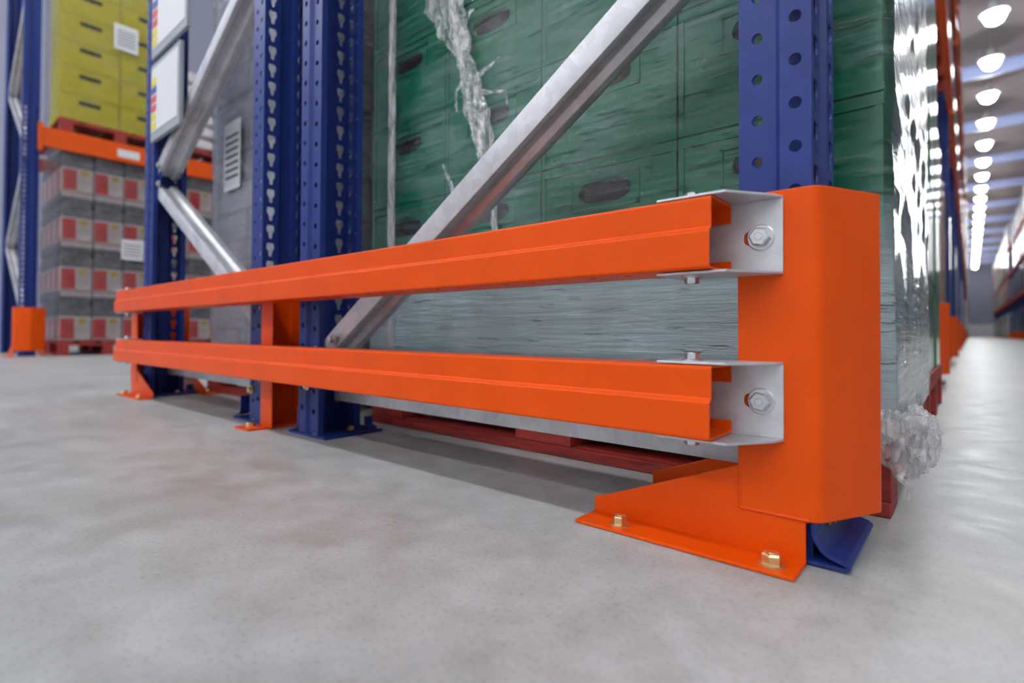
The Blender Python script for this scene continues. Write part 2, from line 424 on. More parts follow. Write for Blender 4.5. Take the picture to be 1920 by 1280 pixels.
# ------------------------------------------------------------------ perforated upright
PIT_H = 0.0557
def hole_round(r): return lambda th: r
def hole_key(w2, top, bot):
    poly = [(-w2, top*0.55), (-w2*0.75, top), (w2*0.75, top), (w2, top*0.55), (w2*0.9, top*0.05), (w2*0.45, -bot*0.35), (w2*0.40, -bot*0.85), (w2*0.2, -bot), (-w2*0.2, -bot), (-w2*0.40, -bot*0.85), (-w2*0.45, -bot*0.35), (-w2*0.9, top*0.05)]
    def r(th):
        d = Vector((math.cos(th), math.sin(th))); best = 0
        for i in range(len(poly)):
            a, c = Vector(poly[i]), Vector(poly[(i+1) % len(poly)]); e_ = c-a
            den = d.x*e_.y-d.y*e_.x
            if abs(den) < 1e-12: continue
            t = (a.x*e_.y-a.y*e_.x)/den; u = (a.x*d.y-a.y*d.x)/den
            if t > 0 and -1e-6 <= u <= 1+1e-6: best = max(best, t)
        return best
    return r
def strip(mb, o0, o1, i0, i1, z0, z1, hole=None, zfirst=0, zlast=0, per=4, uc=0.5):
    """one flat strip of a sheet-metal profile between outer points o0,o1 / inner i0,i1, with a column of holes"""
    wdt = (o1-o0).length
    def P(u, z, side):
        a, c = (o0, o1) if side == 0 else (i0, i1)
        p = a+(c-a)*u; return (p.x, p.y, z)
    def plain(za, zb):
        vs = [P(0, za, 0), P(1, za, 0), P(1, zb, 0), P(0, zb, 0), P(0, za, 1), P(1, za, 1), P(1, zb, 1), P(0, zb, 1)]
        mb.add(vs, [(0, 1, 2, 3), (4, 7, 6, 5)])
    if not hole: plain(z0, z1); return
    zc = zfirst; za = z0
    cells = []
    while zc <= zlast: cells.append(zc); zc += PIT_H
    plain(z0, cells[0]-PIT_H/2); plain(cells[-1]+PIT_H/2, z1)
    hw, hh = wdt/2, PIT_H/2
    xs = (uc-0.5)*wdt
    corners = [math.atan2(sy*hh, sx*hw-xs) for sx, sy in ((1, 1), (-1, 1), (-1, -1), (1, -1))]
    corners = [c if c >= 0 else c+2*PI for c in corners]
    ths = []
    for k in range(4):
        a, c = corners[k], corners[(k+1) % 4]
        if c < a: c += 2*PI
        for j in range(per): ths.append(a+(c-a)*j/per)
    n = len(ths)
    for zc in cells:
        vs = []
        for side in (0, 1):
            for th in ths:
                r = hole(th); vs.append(P(uc+r*math.cos(th)/wdt, zc+r*math.sin(th), side))
            for th in ths:
                cx, sy = math.cos(th), math.sin(th)
                tx = ((hw-xs) if cx > 0 else (hw+xs))/max(1e-9, abs(cx)); ty = hh/max(1e-9, abs(sy)); t = min(tx, ty)
                vs.append(P(uc+t*cx/wdt, zc+t*sy, side))
        fs = []
        for i in range(n):
            j = (i+1) % n
            fs += [(i, j, n+j, n+i), (2*n+i, 3*n+i, 3*n+j, 2*n+j), (i, 2*n+i, 2*n+j, j)]
        mb.add(vs, fs)
# section of the upright, web at x = 0, flanges running to -x, width along y centred on 0
UPROF = [(-0.090, -0.048), (-0.090, -0.065), (-0.043, -0.065), (-0.037, -0.072), (0.0, -0.072), (0.0, -0.022), (-0.014, -0.017),
         (-0.014, 0.017), (0.0, 0.022), (0.0, 0.072), (-0.037, 0.072), (-0.043, 0.065), (-0.090, 0.065), (-0.090, 0.048)]
def upright_mesh(ztop, zhole):
    mb = MB(); o = [Vector(p) for p in UPROF]; q = offset(o, 0.003)
    for i in range(len(o)-1):
        hole = None; zf = 0.069; uc = 0.5
        if zhole:
            if i in (1, 11): hole = hole_round(0.0072); uc = 0.75 if i == 1 else 0.25; zf = 0.066
            if i in (3, 9): hole = hole_round(0.0078); uc = 0.40 if i == 3 else 0.6; zf = 0.076
            if i in (4, 8): hole = hole_key(0.0135, 0.019, 0.024); uc = 0.5; zf = 0.09
        strip(mb, o[i], o[i+1], q[i], q[i+1], 0.004, ztop, hole, zf, zhole, per=6 if i in (4, 8) else 4)
    n = len(o)
    vs = [(p.x, p.y, z) for z in (0.004, ztop) for p in o+q]
    fs = [(i, n+i, n+i+1, i+1) for i in range(n-1)]+[(2*n+i, 2*n+i+1, 3*n+i+1, 3*n+i) for i in range(n-1)]
    fs += [(0, 2*n, 3*n, n), (n-1, 2*n-1, 4*n-1, 3*n-1)]
    mb.add(vs, fs)
    o_ = mb.build('upright', 'blue_paint')
    me = o_.data
    bm = bmesh.new(); bm.from_mesh(me); bmesh.ops.remove_doubles(bm, verts=bm.verts, dist=1e-5); bmesh.ops.recalc_face_normals(bm, faces=bm.faces); bm.to_mesh(me); bm.free()
    bpy.data.objects.remove(o_)
    return me
ME_UP = upright_mesh(8.4, 2.7)
ME_UPF = upright_mesh(8.4, 0)
FY = 0.18          # centre of the end frame in y
def put(me, name, parent, loc, flip=False):
    o = bpy.data.objects.new(name, me); COL.objects.link(o); o.parent = parent; o.location = loc
    if flip: o.rotation_euler = (0, 0, PI)
    return o
CSEC = [(-0.042, 0.0), (-0.042, -0.050), (-0.024, -0.050), (-0.016, -0.036), (0.006, -0.036), (0.014, -0.050), (0.030, -0.050), (0.038, -0.040), (0.050, -0.040), (0.050, 0.0)]
CSEC = [(p.x, p.y) for p in fillet(CSEC, 0.003, 2)]
CUP = [(x, -y) for x, y in CSEC]
BARSEC = [(0.045, 0.0), (0.016, 0.0), (0.016, -0.054), (0.045, -0.054)]
def brace(name, parent, A, B, sec=CSEC):
    mb = MB().bar(A, B, sec, 0.0025 if sec is not CUP else -0.0025)
    return mb.build(name, 'galvanised', parent, smooth=True)

def foot_plate(parent, x, side, near=False):
    """blue foot of an upright: a strap folded out from the post down to a hemmed base plate"""
    s = side
    pts = [(x+s*0.004, 0.115), (x+s*0.006, 0.036), (x+s*0.016, 0.020), (x+s*0.038, 0.0135), (x+s*0.0445, 0.008), (x+s*0.039, 0.0028), (x-s*0.10, 0.0028)]
    pts = fillet(pts, [0, 0.014, 0.02, 0.006, 0.005, 0.005, 0], 5)
    mb = MB().sheet(pts, 0.004*(-s), 'Y', -0.086, 0.106)
    o = mb.build('foot_plate', 'blue_paint', parent, smooth=True)
    hexbolt('foot_bolt', o, (x+s*0.0075, -0.012, 0.048), 'X', s, mat='yellow_zinc', r=0.012)
    return o
def flat_foot(parent, x):
    mb = MB().box(x-0.14, x+0.05, -0.075, 0.105, 0.0005, 0.0065)
    # curved gusset flares at the post
    for sy in (-1,):
        pts = fillet([(x-0.135, 0.009), (x-0.098, 0.016), (x-0.094, 0.075)], 0.02, 5)
        mb.sheet(pts, 0.004, 'Y', -0.07, 0.07)
        pts = fillet([(x+0.030, 0.009), (x+0.006, 0.014), (x+0.004, 0.04)], 0.012, 5)
        mb.sheet(pts, -0.004, 'Y', 0.075, 0.100)
    o = mb.build('foot_plate', 'blue_paint', parent)
    hexbolt('foot_bolt', o, (x-0.02, -0.055, 0.0065), 'Z', 1, mat='yellow_zinc', r=0.010)
    hexbolt('foot_bolt', o, (x-0.015, 0.045, 0.0065), 'Z', 1, mat='yellow_zinc', r=0.010)
    return o

# frame 1 (right, nearest), origin at its centre line on the floor
f1 = thing('rack_frame', 'blue perforated rack end frame with one long galvanised diagonal, nearest the camera', 'rack frame', (0, FY, 0))
u1 = put(ME_UP, 'upright', f1, (0.089, 0, 0))
u3 = put(ME_UP, 'upright', f1, (-1.175, 0, 0), flip=True)
foot_plate(f1, 0.088, 1)
flat_foot(f1, -1.085)
brace('diagonal_brace', f1, (-1.10, -0.006, 0.252), (0.0, -0.006, 0.955))
brace('diagonal_brace', f1, (-1.10, -0.006, 1.72), (0.0, -0.006, 1.02), CUP)
brace('diagonal_brace', f1, (-1.10, -0.006, 1.78), (0.0, -0.006, 2.48))
brace('horizontal_brace', f1, (-1.14, 0, 0.142), (0.03, 0, 0.142), BARSEC)
for x, z in ((-1.03, 0.262), (-1.10, 0.235)): hexbolt('brace_bolt', f1, (x, -0.06, z), 'Y', -1, r=0.010)
for x, z, yy in ((-1.13, 0.212, -0.0725), (-1.13, 0.135, -0.0725)): hexbolt('brace_bolt', f1, (x, yy, z), 'Y', -1, r=0.009, mat='yellow_zinc')
# frame 2 (further left)
f2 = thing('rack_frame', 'blue rack end frame with two crossing galvanised diagonals, further left behind the rails', 'rack frame', (0, FY, 0))
put(ME_UP, 'upright', f2, (-1.405, 0, 0)); put(ME_UP, 'upright', f2, (-2.55, 0, 0), flip=True)
flat_foot(f2, -1.452); flat_foot(f2, -2.46)
brace('diagonal_brace', f2, (-2.50, -0.006, 1.00), (-1.45, -0.006, 1.60))
brace('diagonal_brace', f2, (-2.50, -0.006, 0.885), (-1.45, -0.006, 0.265), CUP)
brace('diagonal_brace', f2, (-2.50, -0.006, 2.34), (-1.45, -0.006, 1.70), CUP)
brace('horizontal_brace', f2, (-2.52, 0, 0.142), (-1.42, 0, 0.142), BARSEC)
for x, z in ((-2.44, 1.0), (-2.44, 0.92)): hexbolt('brace_bolt', f2, (x, -0.05, z), 'Y', -1, r=0.012)
MB().box(-2.52, -2.44, -0.045, -0.040, 0.90, 0.985).build('joint_plate', 'blue_paint', f2)
hexbolt('brace_bolt', f2, (-1.47, -0.0725, 0.10), 'Y', -1, r=0.010, mat='yellow_zinc')

# ------------------------------------------------------------------ end barrier: post guards
XM = -2.54
def guard(name, label, mirror=False):
    fx = (lambda v: (XM-v[0], v[1], v[2])) if mirror else None
    t = thing(name, label, 'post guard')
    t.location = (XM, 0, 0) if mirror else (0, 0, 0)
    if mirror: fx = lambda v: (-v[0], v[1], v[2])
    pr = fillet([(0.006, 0.086), (0.100, 0.086), (0.152, 0.190), (0.100, 0.294), (0.006, 0.294)], [0, 0.022, 0.012, 0.022, 0], 6)
    body = MB().sheet(pr, 0.004, 'Z', 0.055, 0.463).build('guard_shell', 'orange_paint', t, fx, smooth=True, bevel=0.0012)
    for y0, y1, fy, nm in ((0.087, 0.0905, -1, 'foot_web'), (0.2895, 0.293, 1, 'foot_web')):
        mb = MB()
        poly = [(-0.212, 0.0), (0.085, 0.0), (0.085, 0.125), (0.030, 0.120), (-0.19, 0.0335), (-0.212, 0.027)]
        mb.prism(poly, 'Y', y0, y1)
        wv = mb.build(nm, 'orange_paint', t, fx, bevel=0.0012)
        a, c = (0.032, 0.0885) if fy < 0 else (0.2915, 0.348)
        fl = MB().prism([(-0.212, a), (0.085, a), (0.085, c), (-0.212, c)], 'Z', 0.0008, 0.0052).build('foot_flange', 'orange_paint', wv, fx, bevel=0.001)
        yy = 0.056 if fy < 0 else 0.322
        hexbolt('anchor_bolt', wv, (-0.150, yy, 0.0052), 'Z', 1, r=0.0108, h=0.013, mat='yellow_zinc', fx=fx)
        hexbolt('anchor_bolt', wv, (0.055, yy, 0.0052), 'Z', 1, r=0.0118, h=0.014, mat='yellow_zinc', fx=fx, rot=0.5)
    # weld bead where the shell sits on the foot web
    wb = MB()
    for i in range(9):
        x = 0.010+0.0088*i
        wb.cyl((x, 0.0866, 0.0565), 0.0022, 0.009, 'X', 6)
    for i in range(6):
        wb.cyl((0.0085, 0.0868, 0.058+0.0088*i), 0.0022, 0.009, 'Z', 6)
    wb.build('weld_bead', 'orange_paint', t, fx, smooth=True)
    return t
g_near = guard('post_guard', 'large orange post guard with pointed nose and sloping foot, nearest the camera')
g_far = guard('post_guard', 'orange post guard at the far left end of the two rails', True)

# middle post: channel on a base plate
t = thing('guard_post', 'orange channel post on a base plate under the middle of the rails', 'post', (-1.32, 0, 0))
pr = fillet([(0.036, 0.088), (-0.036, 0.088), (-0.036, 0.178), (0.036, 0.178)], 0.006, 3)
MB().sheet(pr, 0.004, 'Z', 0.004, 0.458).build('channel', 'orange_paint', t, smooth=True, bevel=0.001)
pl = MB().prism([(-0.075, 0.028), (0.012, 0.028), (0.012, 0.20), (-0.075, 0.20)], 'Z', 0.0005, 0.0055).build('base_plate', 'orange_paint', t, bevel=0.001)
hexbolt('anchor_bolt', pl, (-0.045, 0.062, 0.0055), 'Z', 1, mat='yellow_zinc', r=0.012)

# ------------------------------------------------------------------ rails with brackets
def rail(label, z0):
    t = thing('guard_rail', label, 'guard rail', (0, 0, z0))
    H, D = 0.090, 0.080
    # outline (y, z): upper half set back, lower half proud, C opening to the back
    pts = [(D, 0.016), (D, 0.0), (0.0, 0.0), (0.0, 0.046), (0.0065, 0.051), (0.0065, H), (D, H), (D, H-0.024)]
    pts = fillet(pts, [0, 0.004, 0.004, 0.003, 0.003, 0.004, 0.004, 0], 3)
    mb = MB()
    # run in lengths so that the row of slots along the underside can be cut
    o = [Vector(p) for p in pts]; q = offset(o, -0.0028); n = len(o)
    X0, X1 = XM, 0.0
    # underside segment index
    seg = max(range(n-1), key=lambda i: (abs(o[i].y) < 1e-6 and abs(o[i+1].y) < 1e-6)*(o[i+1]-o[i]).length)
    for i in range(n-1):
        if i == seg: continue
        vs = [(X0, o[i].x, o[i].y), (X0, o[i+1].x, o[i+1].y), (X1, o[i+1].x, o[i+1].y), (X1, o[i].x, o[i].y),
              (X0, q[i].x, q[i].y), (X0, q[i+1].x, q[i+1].y), (X1, q[i+1].x, q[i+1].y), (X1, q[i].x, q[i].y)]
        mb.add(vs, [(0, 1, 2, 3), (4, 7, 6, 5)])
    sm = MB()
    A, B = o[seg], o[seg+1]
    strip(sm, Vector((A.x, 0)), Vector((B.x, 0)), Vector((q[seg].x, 0)), Vector((q[seg+1].x, 0)), 0, X1-X0, lambda th: 0.006/max(abs(math.cos(th)), abs(math.sin(th)), 0.001) if False else 0.0055, 0.08, X1-X0-0.05, uc=0.72)
    zA, zB = A.y, q[seg].y
    # the strip builder works in (x, y, length): remap to (length, y, z)
    sm.v = [(X0+v[2], v[0], 0) for v in sm.v]
    inner = set()
    for f in sm.f: pass
    cnt = 0
    sm2 = MB(); sm2.v = sm.v; sm2.f = sm.f; sm2.mi = sm.mi
    # faces alternate: rebuild heights by side, recorded through the order of vertices per block
    base = 0; hs = [0.0]*len(sm.v)
    def mark(b0, ln):
        half = ln//2
        for k in range(ln): hs[b0+k] = zA if k < half else zB
    blocks = []
    nb = 4*4
    mark(0, 8); mark(8, 8)
    pos = 16
    while pos < len(sm.v): mark(pos, 4*nb); pos += 4*nb
    sm.v = [(v[0], v[1], h) for v, h in zip(sm.v, hs)]
    mb.add(sm.v, sm.f)
    for X in (X0, X1):
        vs = [(X, p.x, p.y) for p in o]+[(X, p.x, p.y) for p in q]
        mb.add(vs, [(i, i+1, n+i+1, n+i) for i in range(n-1)])
    for i in (0, n-1):
        mb.add([(X0, o[i].x, o[i].y), (X1, o[i].x, o[i].y), (X1, q[i].x, q[i].y), (X0, q[i].x, q[i].y)], [(0, 1, 2, 3)])
    mb.build('rail_profile', 'orange_paint', t, smooth=True)
    # brackets at both ends
    for mir in (False, True):
        fx = (lambda v: (XM-v[0], v[1], v[2])) if mir else None
        bk = MB()
        zt, zb = H+0.0012, -0.0012
        xs = [(-0.070, 0), (0.062, 0)]
        # back plate, slotted round the bolt: left, right, above and below the slot
        cxs, czs, hx, hz = 0.031, 0.044, 0.016, 0.0095
        xl, xr = -0.070, 0.062; nn = 32
        cor = [math.atan2(zt-czs, xr-cxs), math.atan2(zt-czs, xl-cxs), math.atan2(zb-czs, xl-cxs)+2*PI, math.atan2(zb-czs, xr-cxs)+2*PI]
        ths = []
        for k in range(4):
            a_, c_ = cor[k], cor[(k+1) % 4]
            if c_ < a_: c_ += 2*PI
            ths += [a_+(c_-a_)*j/8 for j in range(8)]
        vs = []
        for yy in (0.0822, 0.0852):
            for th in ths:
                c_, s_ = math.cos(th), math.sin(th); r_ = 1/((abs(c_)/hx)**3+(abs(s_)/hz)**3)**(1/3)
                vs.append((cxs+r_*c_, yy, czs+r_*s_))
            for th in ths:
                c_, s_ = math.cos(th), math.sin(th)
                tx = ((xr-cxs) if c_ > 0 else (cxs-xl))/max(1e-9, abs(c_)); tz = ((zt-czs) if s_ > 0 else (czs-zb))/max(1e-9, abs(s_)); q_ = min(tx, tz)
                vs.append((cxs+q_*c_, yy, czs+q_*s_))
        fs = []
        for i in range(nn):
            j = (i+1) % nn
            fs += [(i, j, nn+j, nn+i), (2*nn+i, 3*nn+i, 3*nn+j, 2*nn+j), (i, 2*nn+i, 2*nn+j, j), (nn+i, nn+j, 3*nn+j, 3*nn+i)]
        bk.add(vs, fs)
        for za, zc in ((zt, zt+0.0032), (zb-0.0032, zb)):
            poly = fillet([(-0.072, 0.0852), (-0.072, 0.010), (0.016, 0.010), (0.056, 0.068), (0.062, 0.0852)], [0, 0, 0.004, 0.014, 0], 4)
            bk.prism([(p.x, p.y) for p in poly], 'Z', za, zc)
        br = bk.build('mounting_bracket', 'galvanised', t, fx, bevel=0.0008)
        hexbolt('bolt', br, (0.036, 0.0822, 0.044), 'Y', -1, r=0.0125, h=0.011, fx=fx, rot=0.9)
        hexbolt('bolt', br, (-0.037, 0.040, zt+0.0032), 'Z', 1, r=0.0095, h=0.010, fx=fx, rot=0.3)
        hexbolt('bolt', br, (-0.037, 0.040, zb-0.0032), 'Z', -1, r=0.0095, h=0.010, fx=fx, rot=0.3)
    return t
rail('long orange guard rail bolted across the posts, the upper one', 0.361)
rail('long orange guard rail bolted across the posts, the lower one', 0.153)

# ------------------------------------------------------------------ pallets
def pallet_parts(t, x0, x1, y0, y1, z0, h, mat, boards=5):
    L = x1-x0; Wd = y1-y0
    for i in range(3):                       # bottom boards along x
        yc = y0+Wd*(0.055+0.445*i)
        MB().box(x0, x1, yc-Wd*0.055, yc+Wd*0.055, z0+0.001, z0+0.024).build('bottom_board', mat, t, bevel=0.002)
        for j in range(3):
            xc = x0+L*(0.055+0.445*j)
            wv = 0.055 if j != 1 else 0.06
            MB().box(xc-L*wv, xc+L*wv, yc-Wd*0.05, yc+Wd*0.05, z0+0.024, z0+h-0.048).build('block', mat, t, bevel=0.002)
    for j in range(3):
        xc = x0+L*(0.055+0.445*j)
        MB().box(xc-L*0.055, xc+L*0.055, y0, y1, z0+h-0.048, z0+h-0.025).build('stringer_board', mat, t)
    for i in range(boards):
        yc = y0+Wd*(0.07+0.86*i/(boards-1))
        MB().box(x0, x1, yc-Wd*0.075, yc+Wd*0.075, z0+h-0.025, z0+h).build('deck_board', mat, t, bevel=0.002)
p1 = thing('pallet', 'red painted wooden pallet on the floor under the green crates', 'pallet', (0, 0, 0))
pallet_parts(p1, -1.20, 0.145, 0.36, 1.26, 0, 0.165, 'red_wood')
p2 = thing('pallet', 'red pallet on the floor behind the left rack frame under grey cartons', 'pallet', (0, 0, 0))
pallet_parts(p2, -2.52, -1.40, 0.36, 1.26, 0, 0.165, 'red_wood')

# ------------------------------------------------------------------ green crates of the nearest load
CW, CH, CD = 0.3335, 0.246, 0.448
def crate_mesh(wd, ht, dp):
    """crate body with rim, foot rim and corner ribs; front face (-y) has an oval hand hole"""
    mb = MB(); w2 = wd/2-0.0022
    t_ = 0.006
    zt = ht-0.002
    # front wall as one perforated cell
    hz = ht*0.70; hw, hh = 0.064, 0.024
    def sup(th):
        c, s_ = math.cos(th), math.sin(th)
        return 1.0/((abs(c)/hw)**3+(abs(s_)/hh)**3)**(1/3)
    n = 32; ring = []; rect = []
    cor = [math.atan2((zt-hz), w2), math.atan2((zt-hz), -w2), math.atan2(-hz, -w2)+2*PI, math.atan2(-hz, w2)+2*PI]
    ths = []
    for k in range(4):
        a, c = cor[k], cor[(k+1) % 4]
        if c < a: c += 2*PI
        for j in range(8): ths.append(a+(c-a)*j/8)
    vs = []
    for th in ths: r = sup(th); vs.append((r*math.cos(th), 0, hz+r*math.sin(th)))
    for th in ths:
        c, s_ = math.cos(th), math.sin(th)
        tx = w2/max(1e-9, abs(c)); tz = ((zt-hz) if s_ > 0 else hz)/max(1e-9, abs(s_)); q = min(tx, tz)
        vs.append((q*c, 0, hz+q*s_))
    for th in ths: r = sup(th); vs.append((r*math.cos(th), 0.012, hz+r*math.sin(th)))
    fs = []
    for i in range(n):
        j = (i+1) % n
        fs += [(i, j, n+j, n+i), (i, 2*n+i, 2*n+j, j)]
    mb.add(vs, fs)
    # other walls
    mb.add([(-w2, 0, 0), (w2, 0, 0), (w2, dp, 0), (-w2, dp, 0), (-w2, 0, zt), (w2, 0, zt), (w2, dp, zt), (-w2, dp, zt)],
           [(0, 3, 2, 1), (4, 5, 6, 7), (1, 2, 6, 5), (2, 3, 7, 6), (3, 0, 4, 7)])
    return mb
def crate_rim(wd, ht, dp):
    mb = MB(); w2 = wd/2-0.0022
    for z0, z1 in ((ht-0.022, ht-0.003), (0.001, 0.012)):
        mb.box(-w2, w2, -0.0045, 0.0, z0, z1); mb.box(w2, w2+0.0015, -0.0045, dp, z0, z1)
    for s in (-1, 1):
        mb.box(s*w2-0.010 if s > 0 else -w2, w2 if s > 0 else -w2+0.010, -0.0035, 0.0, 0.012, ht-0.022)
    mb.box(-0.085, 0.085, -0.003, 0.0, ht*0.70-0.036, ht*0.70-0.031)
    mb.box(-0.085, 0.085, -0.003, 0.0, ht*0.70+0.031, ht*0.70+0.036)
    mb.box(-0.085, -0.080, -0.003, 0.0, ht*0.70-0.036, ht*0.70+0.036)
    mb.box(0.080, 0.085, -0.003, 0.0, ht*0.70-0.036, ht*0.70+0.036)
    return mb
def make_crate(name, wd, ht, dp, mat, dark, label, cat, group):
    o = crate_mesh(wd, ht, dp).build(name, mat)
    tag(o, label, cat, group)
    crate_rim(wd, ht, dp).build('rim', mat, o)
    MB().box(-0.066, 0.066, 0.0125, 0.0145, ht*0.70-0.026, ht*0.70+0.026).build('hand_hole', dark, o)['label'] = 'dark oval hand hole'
    return o
COLN = ['in the column right behind the blue corner upright', 'in the second column from the blue corner upright', 'in the third column from the blue corner upright', 'in the leftmost column beside the dark uprights']
ROWN = ['bottom', 'second', 'third', 'fourth', 'fifth', 'sixth', 'seventh']
crate0 = make_crate('plastic_crate', CW, CH, CD, 'green_plastic', 'hole_dark', '', 'crate', 'green crates on the nearest pallet')
first = True
for r in range(7):
    for c in range(4):
        o = crate0 if first else copy_tree(crate0); first = False
        o.location = (0.140-CW*(c+0.5), 0.362, 0.170+CH*r)
        relabel(o, 'green plastic crate %s, %s row up' % (COLN[c], ROWN[r]))
    o = copy_tree(crate0); o.location = (0.140-CW*0.5, 0.362+CD+0.008, 0.170+CH*r)
    relabel(o, 'green plastic crate facing the aisle behind the corner column, %s row up' % ROWN[r])

# stretch film round a load
def film_shell(name, x0, x1, y0, y1, z0, z1, mat, parent=None, amp=0.004, nz=90, per=0.011, rc=0.02, seed=0.0):
    path = []
    def arc(cx, cy, a0):
        for k in range(5): a = a0+PI/2*k/4; path.append((cx+rc*math.cos(a), cy+rc*math.sin(a), math.cos(a), math.sin(a)))
    def line(ax, ay, bx, by, nx, ny):
        n = max(2, int(math.hypot(bx-ax, by-ay)/per))
        for k in range(1, n): path.append((ax+(bx-ax)*k/n, ay+(by-ay)*k/n, nx, ny))
    arc(x0+rc, y0+rc, PI); line(x0+rc, y0, x1-rc, y0, 0, -1)
    arc(x1-rc, y0+rc, 1.5*PI); line(x1, y0+rc, x1, y1-rc, 1, 0)
    arc(x1-rc, y1-rc, 0); line(x1-rc, y1, x0+rc, y1, 0, 1)
    arc(x0+rc, y1-rc, PI/2); line(x0, y1-rc, x0, y0+rc, -1, 0)
    n = len(path); mb = MB(); vs = []
    for k in range(nz+1):
        z = z0+(z1-z0)*k/nz
        for (x, y, nx, ny) in path:
            d = noise.noise(Vector((x*2.2+seed, y*2.2, z*16)))*amp+noise.noise(Vector((x*9+z*5, y*9+seed, z*3)))*amp*0.7
            if k < 4: d += (4-k)*0.001*noise.noise(Vector((x*14, y*14, seed)))*2
            vs.append((x+nx*d, y+ny*d, z))
    fs = [(k*n+i, k*n+(i+1) % n, (k+1)*n+(i+1) % n, (k+1)*n+i) for k in range(nz) for i in range(n)]
    mb.add(vs, fs)
    return mb.build(name, mat, parent, smooth=True)
def lumpy_tube(mb, pts, rads, n=14, seed=0.0, amp=0.35, flat=0.6):
    """crumpled rope or bag of film along 3D points"""
    P = [Vector(p) for p in pts]; rings = []
    for i, p in enumerate(P):
        d = (P[min(i+1, len(P)-1)]-P[max(i-1, 0)]).normalized()
        a = d.cross(Vector((0, 1, 0))).normalized() if abs(d.y) < 0.9 else d.cross(Vector((1, 0, 0))).normalized(); b_ = d.cross(a)
        ring = []
        for k in range(n):
            th = 2*PI*k/n
            rr = rads[i]*(1+amp*noise.noise(Vector((math.cos(th)*2.3+seed, math.sin(th)*2.3, i*0.55+seed))))
            ring.append(p+a*(rr*math.cos(th))+b_*(rr*math.sin(th)*flat))
        rings += ring
    m_ = len(P)
    mb.add(rings, [tuple(range(n-1, -1, -1)), tuple(range((m_-1)*n, m_*n))]+[(i*n+k, i*n+(k+1) % n, (i+1)*n+(k+1) % n, (i+1)*n+k) for i in range(m_-1) for k in range(n)])
def smoothpath(ctrl, n):
    out = []
    for i in range(n+1):
        u = i/n*(len(ctrl)-1); k = min(int(u), len(ctrl)-2); t_ = u-k; t_ = t_*t_*(3-2*t_)
        out.append([a+(c-a)*t_ for a, c in zip(ctrl[k], ctrl[k+1])])
    return out
fw1 = thing('stretch_wrap', 'clear shiny stretch film wrapped round the nearest green crates', 'film wrap', (0, 0, 0))
film_shell('film_sheet', -1.207, 0.151, 0.350, 1.272, 0.115, 1.93, 'film', fw1, amp=0.0035, nz=150)
def ribbon(mb, ctrl, n, m_, seed, crump):
    """crumpled ribbon of film; ctrl rows are x, y, z, width"""
    pp = smoothpath(ctrl, n); vs = []
    for i, p in enumerate(pp):
        q0, q1 = pp[max(i-1, 0)], pp[min(i+1, n)]
        d = Vector((q1[0]-q0[0], 0, q1[2]-q0[2])).normalized(); sd = Vector((-d.z, 0, d.x))
        for k in range(m_+1):
            u = k/m_*2-1
            c_ = Vector(p[:3])+sd*(u*p[3]*(1+0.35*noise.noise(Vector((i*0.23, u*1.2, seed)))))
            f_ = noise.noise(Vector((i*0.16+seed, u*3.2, 1.7)))+0.6*noise.noise(Vector((i*0.45+seed, u*8.0, 4.7)))
            vs.append(c_+Vector((0.4*crump*noise.noise(Vector((i*0.3, u*4, seed+9))), -abs(f_)*crump, 0)))
    mb.add(vs, [(i*(m_+1)+k, i*(m_+1)+k+1, (i+1)*(m_+1)+k+1, (i+1)*(m_+1)+k) for i in range(n) for k in range(m_)])
mb = MB()
ribbon(mb, [(-0.88, 0.345, 1.42, 0.085), (-0.85, 0.344, 1.22, 0.080), (-0.80, 0.343, 1.10, 0.055), (-0.765, 0.342, 1.00, 0.020), (-0.745, 0.342, 0.93, 0.035), (-0.72, 0.344, 0.84, 0.038), (-0.69, 0.345, 0.74, 0.026), (-0.665, 0.346, 0.64, 0.014), (-0.655, 0.347, 0.48, 0.006)], 110, 14, 2.0, 0.016)
ribbon(mb, [(-0.84, 0.344, 1.30, 0.02), (-0.79, 0.342, 1.08, 0.028), (-0.755, 0.340, 0.96, 0.022), (-0.735, 0.343, 0.86, 0.016), (-0.70, 0.345, 0.72, 0.012)], 80, 8, 7.0, 0.020)
for j, ctrl in enumerate([[(-0.745, 0.342, 0.93, 0.010), (-0.69, 0.338, 0.945, 0.006), (-0.645, 0.342, 0.965, 0.002)], [(-0.74, 0.342, 0.91, 0.008), (-0.68, 0.338, 0.885, 0.006), (-0.625, 0.343, 0.875, 0.003), (-0.62, 0.345, 0.84, 0.002)],
                          [(-0.76, 0.342, 0.95, 0.010), (-0.80, 0.340, 0.92, 0.006), (-0.80, 0.345, 0.87, 0.002)],
                          [(-0.85, 0.345, 0.74, 0.003), (-0.81, 0.342, 0.66, 0.007), (-0.75, 0.345, 0.645, 0.006), (-0.70, 0.346, 0.67, 0.002)]]):
    ribbon(mb, ctrl, 30, 5, j*3.3, 0.006)
mb.build('film_twist', 'film_knot', fw1, smooth=True)['label'] = 'white crumpled twist of bunched film'
mb = MB()
pa = smoothpath([(0.03, 0.345, 0.135, 0.022), (0.12, 0.340, 0.125, 0.036), (0.168, 0.352, 0.115, 0.040), (0.182, 0.40, 0.125, 0.034), (0.168, 0.50, 0.135, 0.022), (0.158, 0.62, 0.14, 0.012)], 70)
lumpy_tube(mb, [p[:3] for p in pa], [p[3] for p in pa], n=40, seed=8.2, amp=0.55, flat=0.7)
pp = smoothpath([(0.165, 0.345, 0.095), (0.158, 0.330, 0.07), (0.172, 0.325, 0.062), (0.168, 0.33, 0.04)], 14)
lumpy_tube(mb, pp, [0.004]*15, n=6, seed=1.2, amp=0.4)
mb.build('film_bunch', 'film_knot', fw1, smooth=True)['label'] = 'bunched loose film hanging at the pallet corner'
